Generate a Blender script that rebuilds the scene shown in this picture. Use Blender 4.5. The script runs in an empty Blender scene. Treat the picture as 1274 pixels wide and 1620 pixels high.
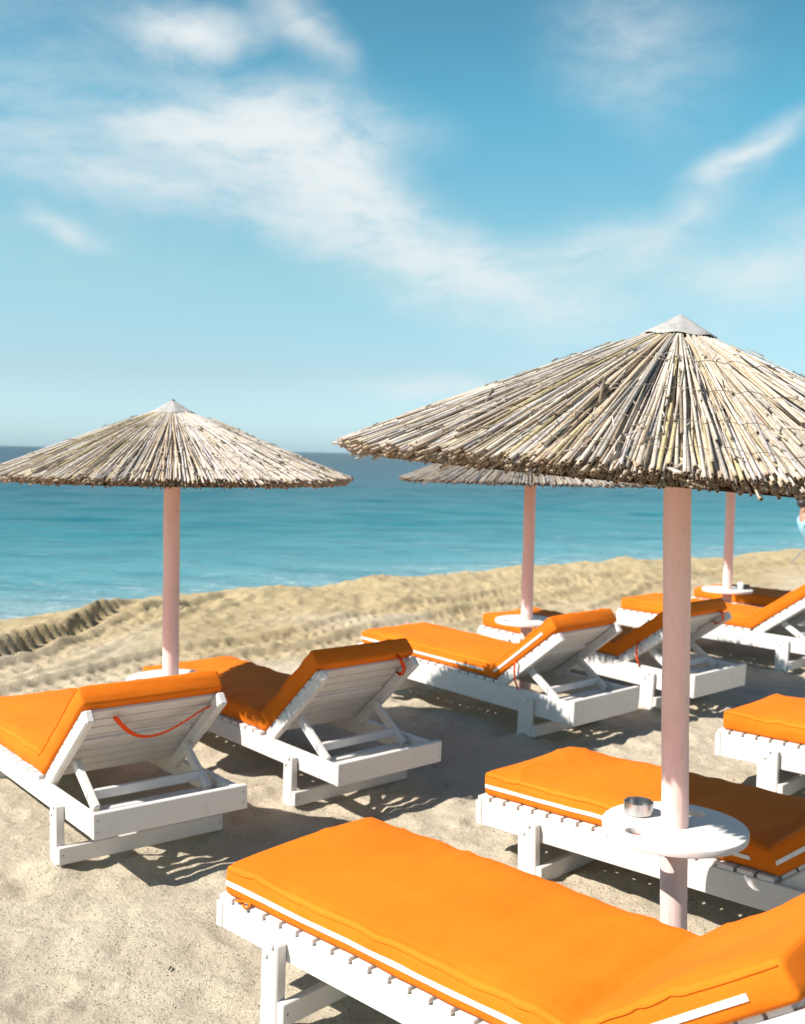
import bpy, bmesh, math, random
import numpy as np
from mathutils import Vector, Matrix

random.seed(7)
rng = np.random.default_rng(7)
SC = bpy.context.scene
COL = SC.collection

# ------------------------------------------------------------------ camera
FPX, EYE, ROLL = 1661.0, 1.70, math.radians(1.2)
PITCH = math.atan(91.5 * math.cos(ROLL) / FPX)
cam_d = bpy.data.cameras.new('camera')
cam = bpy.data.objects.new('camera', cam_d)
COL.objects.link(cam)
F_ = Vector((0, math.cos(PITCH), -math.sin(PITCH)))
U_ = Vector((0, math.sin(PITCH), math.cos(PITCH)))
R_ = Vector((1, 0, 0))
cr, sr = math.cos(ROLL), math.sin(ROLL)
ax, ay = R_ * cr + U_ * sr, U_ * cr - R_ * sr
cam.matrix_world = Matrix(((ax.x, ay.x, -F_.x, 0), (ax.y, ay.y, -F_.y, 0), (ax.z, ay.z, -F_.z, EYE), (0, 0, 0, 1)))
cam_d.sensor_fit = 'VERTICAL'
cam_d.sensor_height = 36
cam_d.sensor_width = 36
cam_d.lens = FPX / 1620 * 36
cam_d.clip_start = 0.05
cam_d.clip_end = 60000
cam_d.dof.use_dof = True
cam_d.dof.focus_distance = 3.1
cam_d.dof.aperture_fstop = 4.0
SC.camera = cam

# ------------------------------------------------------------------ sky, sun, exposure
SUN_EL = math.radians(45.0)
SH = math.radians(24)                      # ground direction in which shadows fall (from +X)
SUN_ROT = math.atan2(-math.cos(SH), -math.sin(SH))
world = bpy.data.worlds.new('World')
SC.world = world
world.use_nodes = True
world.cycles.sampling_method = 'MANUAL'
world.cycles.sample_map_resolution = 256


class NT:
    """small helper for building node trees"""
    def __init__(self, tree):
        self.t = tree

    def node(self, typ, **kw):
        n = self.t.nodes.new(typ)
        for k, v in kw.items():
            setattr(n, k, v)
        return n

    def put(self, sock, v):
        if isinstance(v, bpy.types.NodeSocket):
            self.t.links.new(v, sock)
        elif isinstance(v, (tuple, list)) and sock.type == 'RGBA' and len(v) == 3:
            sock.default_value = (*v, 1)
        else:
            sock.default_value = v

    def math(self, op, a, b=None, c=None, clamp=False):
        n = self.node('ShaderNodeMath', operation=op, use_clamp=clamp)
        for i, v in enumerate((a, b, c)):
            if v is not None:
                self.put(n.inputs[i], v)
        return n.outputs[0]

    def vmath(self, op, a, b=None):
        n = self.node('ShaderNodeVectorMath', operation=op)
        self.put(n.inputs[0], a)
        if b is not None:
            self.put(n.inputs[1], b)
        return n.outputs[0]

    def comb(self, x, y, z):
        n = self.node('ShaderNodeCombineXYZ')
        for i, v in enumerate((x, y, z)):
            self.put(n.inputs[i], v)
        return n.outputs[0]

    def sep(self, v):
        n = self.node('ShaderNodeSeparateXYZ')
        self.put(n.inputs[0], v)
        return n.outputs

    def noise(self, vec, scale, detail=3, rough=.55, dist=0, out=0):
        n = self.node('ShaderNodeTexNoise')
        if vec is not None:
            self.put(n.inputs['Vector'], vec)
        n.inputs['Scale'].default_value = scale
        n.inputs['Detail'].default_value = detail
        n.inputs['Roughness'].default_value = rough
        n.inputs['Distortion'].default_value = dist
        return n.outputs[out]

    def mix(self, fac, a, b, blend='MIX'):
        n = self.node('ShaderNodeMix', data_type='RGBA', blend_type=blend)
        self.put(n.inputs[0], fac)
        self.put(n.inputs[6], a)
        self.put(n.inputs[7], b)
        return n.outputs[2]

    def ramp(self, fac, stops, interp='LINEAR'):
        n = self.node('ShaderNodeValToRGB')
        n.color_ramp.interpolation = interp
        el = n.color_ramp.elements
        while len(el) < len(stops):
            el.new(.5)
        for e, (p, c) in zip(el, stops):
            e.position = p
            e.color = (*c, 1) if len(c) == 3 else c
        self.put(n.inputs[0], fac)
        return n.outputs[0]

    def smooth(self, x, lo, hi):
        n = self.node('ShaderNodeMapRange', interpolation_type='SMOOTHSTEP')
        self.put(n.inputs[0], x)
        n.inputs[1].default_value = lo
        n.inputs[2].default_value = hi
        return n.outputs[0]

    def bump(self, h, strength, dist, normal=None):
        n = self.node('ShaderNodeBump')
        n.inputs['Strength'].default_value = strength
        n.inputs['Distance'].default_value = dist
        self.put(n.inputs['Height'], h)
        if normal is not None:
            self.put(n.inputs['Normal'], normal)
        return n.outputs[0]


def build_world():
    T = NT(world.node_tree)
    bg = world.node_tree.nodes['Background']
    bg.inputs[1].default_value = 0.098
    sky = T.node('ShaderNodeTexSky', sky_type='NISHITA', sun_disc=False)
    sky.sun_elevation = SUN_EL
    sky.sun_rotation = SUN_ROT
    sky.altitude = 0
    sky.air_density = 1.0
    sky.dust_density = 0.6
    sky.ozone_density = 1.6
    co = T.node('ShaderNodeTexCoord').outputs['Generated']
    x, y, z = T.sep(co)
    az = T.math('ARCTAN2', x, y)
    el = T.math('ARCSINE', z)
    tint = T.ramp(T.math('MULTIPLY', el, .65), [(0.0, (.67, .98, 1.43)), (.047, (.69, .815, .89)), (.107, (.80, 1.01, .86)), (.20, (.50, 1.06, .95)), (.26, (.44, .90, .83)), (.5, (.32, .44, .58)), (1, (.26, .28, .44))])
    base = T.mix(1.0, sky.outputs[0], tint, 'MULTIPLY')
    # thin, wind-drawn warp of the cloud field
    p = T.comb(az, el, 0)
    w1 = T.vmath('SUBTRACT', T.noise(p, 6.5, 3, .58, out=1), (.49, .35, .5))
    q = T.vmath('ADD', p, T.vmath('MULTIPLY', w1, (.07, .055, 0)))
    # clouds: azimuth, elevation, half length, half height (radians), tilt (deg, up to the right), density
    k = 1 / 1661.0
    clouds = [(270, 215, 95, 36, -8, .85), (430, 210, 185, 58, 0, 1.0), (470, 285, 185, 85, -30, .75), (600, 345, 220, 68, -36, .72),
              (735, 410, 120, 44, -22, .5), (300, 60, 95, 30, 4, .95), (465, 40, 90, 34, -45, .5),
              (1165, 250, 85, 24, 20, .6), (1070, 345, 170, 36, 36, .28), (905, 395, 110, 44, 8, .42),
              (985, 75, 130, 110, -30, .26), (105, 378, 62, 16, -14, .4), (700, 597, 150, 22, 0, .42),
              (850, 475, 220, 46, -12, .30), (1190, 430, 200, 70, 10, .36), (240, 300, 260, 44, -10, .36), (60, 190, 330, 230, 0, .17)]
    tot = None
    for cx, cy, a, b, ang, d in clouds:
        A, E = math.atan((cx - 637) * k), math.atan((718 + .021 * (cx - 637) - cy) * k)
        a, b, t = a * k, b * k, math.radians(ang)
        mp = T.node('ShaderNodeMapping', vector_type='TEXTURE')
        T.put(mp.inputs[0], q)
        mp.inputs[1].default_value = (A, E, 0)
        mp.inputs[2].default_value = (0, 0, t)
        mp.inputs[3].default_value = (a * 1.75, b * 1.75, 1)
        gr = T.node('ShaderNodeTexGradient', gradient_type='QUADRATIC_SPHERE')
        T.put(gr.inputs[0], mp.outputs[0])
        tot = T.math('MULTIPLY', gr.outputs[1], d * 1.25) if tot is None else T.math('MULTIPLY_ADD', gr.outputs[1], d * 1.25, tot)
    # wispy structure, and the same kind of thin cloud over the rest of the sky
    wn = T.noise(T.vmath('MULTIPLY', q, (10, 26, 1)), 1.0, 6, .68)
    wisp = T.smooth(wn, .28, .70)
    tot = T.math('MULTIPLY', tot, T.math('ADD', .32, T.math('MULTIPLY', wisp, 1.05)))
    behind = T.smooth(T.math('ABSOLUTE', az), .42, .8)
    tot = T.math('ADD', tot, T.math('MULTIPLY', T.math('MULTIPLY', T.smooth(wn, .5, .85), behind), .3))
    tot = T.math('SUBTRACT', 1, T.math('EXPONENT', T.math('MULTIPLY', tot, -1.9)))
    tot = T.math('MULTIPLY', tot, T.smooth(el, 0.0, .05))
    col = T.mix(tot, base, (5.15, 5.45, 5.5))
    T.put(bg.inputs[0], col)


build_world()
sun_d = bpy.data.lights.new('sun', 'SUN')
sun_d.energy = 5.0
sun_d.angle = math.radians(0.55)
sun_d.color = (1.0, 0.955, 0.88)
sun = bpy.data.objects.new('sun', sun_d)
COL.objects.link(sun)
sdir = Vector((math.cos(SH) * math.cos(SUN_EL), math.sin(SH) * math.cos(SUN_EL), -math.sin(SUN_EL)))
sun.rotation_euler = sdir.to_track_quat('-Z', 'Y').to_euler()
vs = SC.view_settings
vs.view_transform = 'Standard'
vs.look = 'None'
vs.gamma = 1
vs.use_curve_mapping = False
vs.exposure = 0.76
cy_ = SC.cycles
cy_.use_denoising = True
cy_.max_bounces = 6
cy_.diffuse_bounces = 3
cy_.glossy_bounces = 2
cy_.sample_clamp_indirect = 8


# ------------------------------------------------------------------ helpers
def value_noise(x, y, seed=0, z=None):
    """vectorised smooth value noise in 2-D"""
    x, y = np.asarray(x, float), np.asarray(y, float)
    xi, yi = np.floor(x).astype(np.int64), np.floor(y).astype(np.int64)
    fx, fy = x - xi, y - yi
    fx, fy = fx * fx * (3 - 2 * fx), fy * fy * (3 - 2 * fy)

    def h(a, b):
        n = (a * 374761393 + b * 668265263 + seed * 144269504) & 0xFFFFFFFF
        n = ((n ^ (n >> 13)) * 1274126177) & 0xFFFFFFFF
        n = ((n ^ (n >> 16)) * 2246822519) & 0xFFFFFFFF
        return ((n ^ (n >> 15)) & 0xFFFF) / 65535.0
    a, b, c, d = h(xi, yi), h(xi + 1, yi), h(xi, yi + 1), h(xi + 1, yi + 1)
    return (a * (1 - fx) + b * fx) * (1 - fy) + (c * (1 - fx) + d * fx) * fy


def sstep(x, lo, hi):
    t = np.clip((x - lo) / (hi - lo), 0, 1)
    return t * t * (3 - 2 * t)


def new_mat(name):
    m = bpy.data.materials.new(name)
    m.use_nodes = True
    return m, NT(m.node_tree), m.node_tree.nodes['Principled BSDF']


def tag(o, label=None, cat=None, group=None, kind=None):
    for k, v in (('label', label), ('category', cat), ('group', group), ('kind', kind)):
        if v:
            o[k] = v
    return o


def empty(name, loc=(0, 0, 0), rz=0, mat=None):
    o = bpy.data.objects.new(name, None)
    o.empty_display_size = .1
    COL.objects.link(o)
    if mat is not None:
        o.matrix_world = mat
    else:
        o.location = loc
        o.rotation_euler = (0, 0, rz)
    return o


def obj(name, me, mat=None, parent=None, smooth=False):
    o = bpy.data.objects.new(name, me)
    COL.objects.link(o)
    if mat is not None and not me.materials:
        me.materials.append(mat)
    if parent is not None:
        o.parent = parent
    if smooth:
        me.polygons.foreach_set('use_smooth', [True] * len(me.polygons))
    return o


def mesh(name, verts, faces):
    me = bpy.data.meshes.new(name)
    me.from_pydata([tuple(map(float, v)) for v in verts], [], faces)
    me.update()
    return me


def cbox(sx, sy, sz, bev=.003, name='board', M=None, cut=None):
    """chamfered box centred at the origin, optionally moved by M"""
    bm = bmesh.new()
    bmesh.ops.create_cube(bm, size=1)
    bmesh.ops.scale(bm, vec=(sx, sy, sz), verts=bm.verts)
    if cut:
        cut(bm)
    bmesh.ops.bevel(bm, geom=list(bm.edges), offset=bev, segments=1, affect='EDGES', profile=.5)
    if M is not None:
        bmesh.ops.transform(bm, matrix=M, verts=bm.verts)
    me = bpy.data.meshes.new(name)
    bm.to_mesh(me)
    bm.free()
    return me


def box_at(x0, x1, y0, y1, z0, z1, bev=.003, cut=None):
    return cbox(abs(x1 - x0), abs(y1 - y0), abs(z1 - z0), bev, 'board',
                Matrix.Translation(((x0 + x1) / 2, (y0 + y1) / 2, (z0 + z1) / 2)), cut)


def beam(p0, p1, w, t, bev=.003):
    """board from p0 to p1 in the local x-z plane; w lateral (y), t thickness"""
    p0, p1 = Vector(p0), Vector(p1)
    d = p1 - p0
    ex = d.normalized()
    ey = Vector((0, 1, 0))
    ez = ex.cross(ey).normalized()
    c = (p0 + p1) / 2
    M = Matrix(((ex.x, ey.x, ez.x, c.x), (ex.y, ey.y, ez.y, c.y), (ex.z, ey.z, ez.z, c.z), (0, 0, 0, 1)))
    return cbox(d.length, w, t, bev, 'board', M)


def tube_data(pts, rad, n=8, cap=True):
    pts = [Vector(p) for p in pts]
    if not hasattr(rad, '__len__'):
        rad = [rad] * len(pts)
    V, Fc = [], []
    up = None
    for i, p in enumerate(pts):
        t = (pts[min(i + 1, len(pts) - 1)] - pts[max(i - 1, 0)]).normalized()
        if up is None:
            up = Vector((0, 0, 1)) if abs(t.z) < .9 else Vector((1, 0, 0))
        s = t.cross(up).normalized()
        up = s.cross(t).normalized()
        for k in range(n):
            a = 2 * math.pi * k / n
            V.append(p + (s * math.cos(a) + up * math.sin(a)) * rad[i])
    for i in range(len(pts) - 1):
        for k in range(n):
            k2 = (k + 1) % n
            Fc.append((i * n + k, i * n + k2, (i + 1) * n + k2, (i + 1) * n + k))
    if cap:
        Fc.append(tuple(range(n))[::-1])
        Fc.append(tuple((len(pts) - 1) * n + k for k in range(n)))
    return V, Fc


def tube(pts, rad, n=8, cap=True):
    return mesh('tube', *tube_data(pts, rad, n, cap))


def lathe(prof, n=48, name='lathe'):
    V, Fc = [], []
    for r, z in prof:
        for k in range(n):
            a = 2 * math.pi * k / n
            V.append((r * math.cos(a), r * math.sin(a), z))
    for i in range(len(prof) - 1):
        for k in range(n):
            k2 = (k + 1) % n
            Fc.append((i * n + k, i * n + k2, (i + 1) * n + k2, (i + 1) * n + k))
    return mesh(name, V, Fc)


def ribbon(pts, side, w, th=.0018):
    """flat strap of real thickness along pts; side = width direction"""
    side = Vector(side).normalized()
    pts = [Vector(p) for p in pts]
    V, Fc = [], []
    for i, p in enumerate(pts):
        t = (pts[min(i + 1, len(pts) - 1)] - pts[max(i - 1, 0)]).normalized()
        s = (side - t * side.dot(t)).normalized()
        nn = t.cross(s).normalized()
        for a, b in ((-1, -1), (1, -1), (1, 1), (-1, 1)):
            V.append(p + s * a * w / 2 + nn * b * th / 2)
    for i in range(len(pts) - 1):
        for k in range(4):
            k2 = (k + 1) % 4
            Fc.append((i * 4 + k, i * 4 + k2, (i + 1) * 4 + k2, (i + 1) * 4 + k))
    Fc.append((3, 2, 1, 0))
    n4 = (len(pts) - 1) * 4
    Fc.append((n4, n4 + 1, n4 + 2, n4 + 3))
    return mesh('strap', V, Fc)


# ------------------------------------------------------------------ materials
def mat_paint(name, col, rough=.5, grain=(3, 40, 40), wear=.12):
    m, T, b = new_mat(name)
    co = T.node('ShaderNodeTexCoord').outputs['Object']
    st = T.vmath('MULTIPLY', co, grain)
    g = T.noise(st, 4, 4, .6)
    d = T.noise(co, 9, 4, .6)
    dark = tuple(c * (1 - wear * 1.6) * k for c, k in zip(col, (1, .97, .93)))
    f = T.math('MULTIPLY', T.smooth(d, .5, .75), .55)
    c1 = T.mix(f, col, dark)
    gr = T.math('MULTIPLY', T.smooth(g, .50, .68), .5)
    c1 = T.mix(gr, c1, tuple(c * k for c, k in zip(col, (.84, .82, .79))))
    sc = T.noise(T.vmath('MULTIPLY', co, tuple(v * .45 for v in grain)), 3.3, 5, .7)
    c1 = T.mix(T.math('MULTIPLY', T.smooth(sc, .64, .72), .6), c1, tuple(c * k for c, k in zip(col, (.62, .58, .53))))
    T.put(b.inputs['Base Color'], c1)
    b.inputs['Roughness'].default_value = rough
    T.put(b.inputs['Normal'], T.bump(g, .35, .0025))
    return m


M_WHITE = mat_paint('white_wood_paint', (.66, .615, .58))
M_POLE = mat_paint('white_pole_pink_bounce', (.80, .56, .51), .55, (30, 30, 3), .1)  # white pole; the pink of bounced light is mixed into its base colour
M_TRAY = mat_paint('white_tray_paint', (.68, .65, .62), .45, (8, 8, 8), .08)


def mat_fabric(name, col):
    m, T, b = new_mat(name)
    co = T.node('ShaderNodeTexCoord').outputs['Object']
    big = T.noise(T.vmath('MULTIPLY', co, (7, 2.4, 7)), 1.1, 3, .5, .2)
    fade = T.noise(co, 2.2, 3, .5)
    wv = T.noise(co, 420, 2, .5)
    hi = tuple(min(1, c * 1.06) for c in col)
    lo = tuple(c * .9 for c in col)
    T.put(b.inputs['Base Color'], T.mix(T.smooth(fade, .3, .7), lo, hi))
    b.inputs['Roughness'].default_value = .78
    b.inputs['Specular IOR Level'].default_value = .12
    n1 = T.bump(big, .35, .035)
    T.put(b.inputs['Normal'], T.bump(wv, .25, .0012, n1))
    return m


M_ORANGE = mat_fabric('orange_canvas', (.74, .168, .009))
M_STRAP = mat_fabric('orange_webbing', (.78, .075, .008))


def simple(name, col, rough=.6, metal=0):
    m, T, b = new_mat(name)
    co = T.node('ShaderNodeTexCoord').outputs['Object']
    f = T.noise(co, 25, 3, .6)
    T.put(b.inputs['Base Color'], T.mix(T.smooth(f, .35, .7), col, tuple(c * .85 for c in col)))
    b.inputs['Roughness'].default_value = rough
    b.inputs['Metallic'].default_value = metal
    return m


M_ZIP = simple('white_zip_tape', (.82, .80, .78), .5)
M_STEEL = simple('brushed_steel', (.62, .61, .60), .28, 1)
M_BOLT = simple('painted_bolt', (.66, .64, .62), .45)
M_NAIL = simple('rusty_nail', (.16, .10, .07), .7)
M_SKIN = simple('skin', (.48, .25, .17), .55)
M_HAIR = simple('dark_hair', (.03, .022, .018), .5)
M_BLUE = simple('light_blue_cloth', (.30, .52, .66), .8)
M_NAVY = simple('dark_shorts_cloth', (.04, .05, .09), .8)
M_GREYT = simple('grey_tube_paint', (.25, .26, .28), .4)
M_CUPW = simple('white_paper_cup', (.8, .8, .79), .6)
M_DARK = simple('dark_plastic', (.03, .03, .035), .4)


def mat_reed():
    m, T, b = new_mat('dry_reed')
    at = T.node('ShaderNodeAttribute', attribute_name='reed_col')
    co = T.node('ShaderNodeTexCoord').outputs['Object']
    f = T.noise(co, 34, 4, .7)
    f2 = T.noise(co, 260, 2, .6)
    c = T.mix(T.math('MULTIPLY', T.smooth(f, .42, .70), .75), at.outputs['Color'], T.mix(1, at.outputs['Color'], (.66, .56, .44), 'MULTIPLY'))
    c = T.mix(T.math('MULTIPLY', T.smooth(f2, .55, .75), .35), c, (.16, .11, .06))
    T.put(b.inputs['Base Color'], c)
    b.inputs['Roughness'].default_value = .62
    T.put(b.inputs['Normal'], T.bump(f2, .3, .002))
    return m


M_REED = mat_reed()


def mat_cap():
    m, T, b = new_mat('weathered_canvas_cap')
    co = T.node('ShaderNodeTexCoord').outputs['Object']
    f = T.noise(co, 14, 5, .65)
    T.put(b.inputs['Base Color'], T.ramp(f, [(.3, (.24, .225, .21)), (.52, (.37, .35, .33)), (.7, (.26, .24, .22))]))
    b.inputs['Roughness'].default_value = .85
    T.put(b.inputs['Normal'], T.bump(T.noise(co, 60, 4, .6), .4, .004))
    return m


M_CAP = mat_cap()
M_WIRE = simple('binding_wire_rust', (.20, .14, .09), .6)


def mat_sand():
    m, T, b = new_mat('beach_sand')
    co = T.node('ShaderNodeTexCoord').outputs['Object']
    damp = T.node('ShaderNodeAttribute', attribute_name='damp').outputs['Fac']
    n1 = T.noise(co, 2.2, 5, .6)
    dry = T.mix(T.smooth(n1, .35, .7), (.565, .48, .36), (.505, .425, .315))
    wet = T.mix(T.smooth(T.noise(co, 3.4, 5, .65), .35, .7), (.47, .365, .205), (.39, .295, .16))
    c = T.mix(damp, dry, wet)
    warp = T.vmath('ADD', co, T.vmath('MULTIPLY', T.noise(co, 40, 2, .6, out=1), (.025, .025, .025)))
    clump = T.noise(co, 11, 3, .6)
    def grains(scale, cut, size):
        g = T.node('ShaderNodeTexVoronoi')
        g.inputs['Scale'].default_value = scale
        T.put(g.inputs['Vector'], warp)
        cs = T.sep(g.outputs['Color'])
        core = T.math('SUBTRACT', 1, T.smooth(g.outputs['Distance'], size * .55, size))
        return T.math('MULTIPLY', T.math('GREATER_THAN', T.math('ADD', cs[0], T.math('MULTIPLY', clump, .35)), cut), core)
    d1 = grains(120, 1.02, .55)
    d2 = grains(230, .98, .6)
    l1 = grains(165, 1.02, .6)
    c = T.mix(T.math('MULTIPLY', d2, .30), c, (.20, .155, .10))
    c = T.mix(T.math('MULTIPLY', d1, .55), c, (.17, .13, .085))
    c = T.mix(T.math('MULTIPLY', l1, .5), c, (.66, .60, .50))
    T.put(b.inputs['Base Color'], c)
    b.inputs['Roughness'].default_value = .95
    b.inputs['Specular IOR Level'].default_value = .15
    hgt = T.math('MULTIPLY', T.noise(co, 34, 6, .74), 1.0)
    hgt = T.math('ADD', hgt, T.math('MULTIPLY', T.noise(co, 190, 3, .7), .30))
    hgt = T.math('SUBTRACT', hgt, T.math('MULTIPLY', d1, .22))
    T.put(b.inputs['Normal'], T.bump(hgt, 1.0, .017))
    return m


M_SAND = mat_sand()


def mat_sea():
    m, T, b = new_mat('sea_water')
    geo = T.node('ShaderNodeNewGeometry').outputs['Position']
    x, y, z = T.sep(geo)
    s = T.math('ADD', T.math('MULTIPLY', x, -.615), T.math('MULTIPLY', T.math('SUBTRACT', y, 13), .788))
    ls = T.math('LOGARITHM', T.math('MAXIMUM', s, .5), 10)
    patch = T.noise(T.vmath('MULTIPLY', geo, (.02, .06, 1)), 1, 4, .6)
    ls = T.math('ADD', ls, T.math('MULTIPLY', T.math('SUBTRACT', patch, .5), .30))
    # depth colour: pale over the shallow sand bar, darker blue offshore
    f = T.math('DIVIDE', T.math('ADD', ls, .3), 3.3)
    col = T.ramp(f, [(0.0, (.38, .36, .31)), (.12, (.27, .33, .33)), (.30, (.085, .245, .275)), (.45, (.010, .145, .178)),
                     (.62, (.006, .062, .09)), (.78, (.004, .026, .05)), (1, (.004, .02, .042))])
    rip = T.noise(T.vmath('MULTIPLY', geo, (.55, 2.2, 1)), .9, 6, .68)
    col = T.mix(T.math('MULTIPLY', T.smooth(rip, .46, .62), .55), col, T.mix(1, col, (.40, .62, .70), 'MULTIPLY'))
    streak = T.noise(T.vmath('MULTIPLY', geo, (.05, .35, 1)), 1, 3, .6)
    col = T.mix(T.math('MULTIPLY', T.smooth(streak, .5, .68), .30), col, T.mix(1, col, (.55, .75, .8), 'MULTIPLY'))
    # thin foam where the ripples run up the sand
    fo = T.noise(T.vmath('MULTIPLY', geo, (2.2, 5.5, 1)), 1.2, 6, .72)
    near = T.math('SUBTRACT', 1, T.smooth(s, 1.6, 6.5))
    foam = T.math('MULTIPLY', T.smooth(fo, .55, .66), T.math('MULTIPLY', near, .8))
    crest = T.noise(T.vmath('MULTIPLY', T.comb(T.math('ADD', T.math('MULTIPLY', x, .788), T.math('MULTIPLY', y, .615)), s, 0), (.35, 1.5, 1)), 1.0, 5, .66)
    lines = T.math('MULTIPLY', T.smooth(crest, .60, .68), T.math('SUBTRACT', 1, T.smooth(s, 3.0, 14.0)))
    foam = T.math('MINIMUM', T.math('ADD', foam, T.math('MULTIPLY', lines, .25)), .85)
    col = T.mix(foam, col, (.72, .74, .73))
    T.put(b.inputs['Base Color'], col)
    b.inputs['Roughness'].default_value = .22
    b.inputs['IOR'].default_value = 1.33
    b.inputs['Specular IOR Level'].default_value = .06
    w1 = T.noise(T.vmath('MULTIPLY', geo, (.7, 1.9, 1)), .8, 5, .6)
    w2 = T.noise(T.vmath('MULTIPLY', geo, (3, 6, 1)), 1.6, 4, .6)
    n1 = T.bump(w1, .55, .45)
    T.put(b.inputs['Normal'], T.bump(w2, .35, .08, n1))
    return m


M_SEA = mat_sea()


# ------------------------------------------------------------------ ground and sea
def ground_at(px, py, z=0.0):
    """point of the plane height z seen along a measured direction of the site survey"""
    x, y = px - 637, py - 810
    u, w = x * cr + y * sr, -x * sr + y * cr
    d = F_ * FPX + R_ * u - U_ * w
    t = (z - EYE) / d.z
    return Vector((0, 0, EYE)) + d * t


SHORE_T = (.788, .615)
TRACKS = [[(-60, 1085), (90, 1042), (180, 1006), (255, 980), (330, 962)],
          [(-80, 1128), (120, 1074), (300, 1030), (470, 1003), (640, 968), (830, 938), (960, 925)],
          [(330, 1042), (470, 1024), (600, 1000), (760, 966), (900, 945)],
          [(960, 962), (1080, 925), (1200, 905), (1330, 893)]]
TRACKS = [[ground_at(*p, z=.03) for p in t] for t in TRACKS]
foot_rng = np.random.default_rng(11)
FEET = [(foot_rng.uniform(-4, 6), foot_rng.uniform(2.0, 11), foot_rng.uniform(0, 6.3), foot_rng.uniform(.5, .95)) for _ in range(260)]


L, W, ZT, BX, BL = 1.963, .663, .291, .644, .595
HW = W / 2
LOUNGERS = [
    (1, -.888, 4.139, 127.4, 38.9, .103, -.018, -.028, 'white slatted lounger whose cushion strap hangs loose behind its backrest', 'orange cushion with a strap hanging loose behind the raised backrest', False, 'hanging'),
    (2, -.028, 5.031, 131.8, 43.5, .109, -.017, .018, 'white slatted lounger shaded by umbrella, next to the one with hanging strap', 'orange cushion in umbrella shade except its sunlit foot corner, plain edge without zip', False, 'corner'),
    (3, 1.268, 6.324, 133.4, 39.9, .154, .014, .032, 'white deep-railed lounger with side rail shaded and sunlit raised backrest', 'sunlit orange cushion with white zip on lounger with raised backrest', True, 'side'),
    (4, 2.189, 7.091, 132.9, 37.1, .155, .028, .036, 'white deep-railed lounger with shaded backrest cushion and strap over its rail', 'orange cushion with shaded raised back, strap hanging down over the rail', False, 'both'),
    (5, 3.60, 8.45, 134.5, 36, .140, .02, .011, 'white lounger with blue-grey shaded rail beside pole with cup on tray', 'orange cushion with a jagged strip of umbrella shade along its edge', False, None),
    (6, 4.50, 9.30, 134.0, 36, .140, .03, .01, 'white lounger mostly hidden beyond the pole with cup on tray', 'orange cushion under deep shade beyond the pole with cup on tray', False, None),
    (7, 3.307, 4.299, 136.2, 38, .139, .018, -.008, 'white lounger whose sunlit foot end stands alone on bare sand', 'sunlit plain orange cushion foot on lounger standing alone on bare sand', False, None),
    (8, 1.98, 3.252, 135.8, 38, .122, -.003, -.026, 'white lounger with zip-edged cushion half in shade behind the ashtray tray', 'orange cushion with white zip, half sunlit half shaded, behind ashtray tray', True, None),
    (9, 1.116, 2.127, 137.6, 36, .104, .018, .016, 'fully sunlit white lounger between open sand and the pole with ashtray', 'fully sunlit orange cushion with white zip and small tie loop', True, 'tie'),
]
LEG_SPOTS = []
for rec in LOUNGERS:
    c_, s_ = math.cos(math.radians(rec[3])), math.sin(math.radians(rec[3]))
    for lx in (.352, L - .297):
        for sg in (HW + .02, -HW - .02):
            LEG_SPOTS.append((rec[1] + c_ * lx - s_ * sg, rec[2] + s_ * lx + c_ * sg))
LEG_SPOTS += [(.905, 3.30), (-1.208, 5.49), (.918, 7.576), (3.03, 9.70)]


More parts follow.
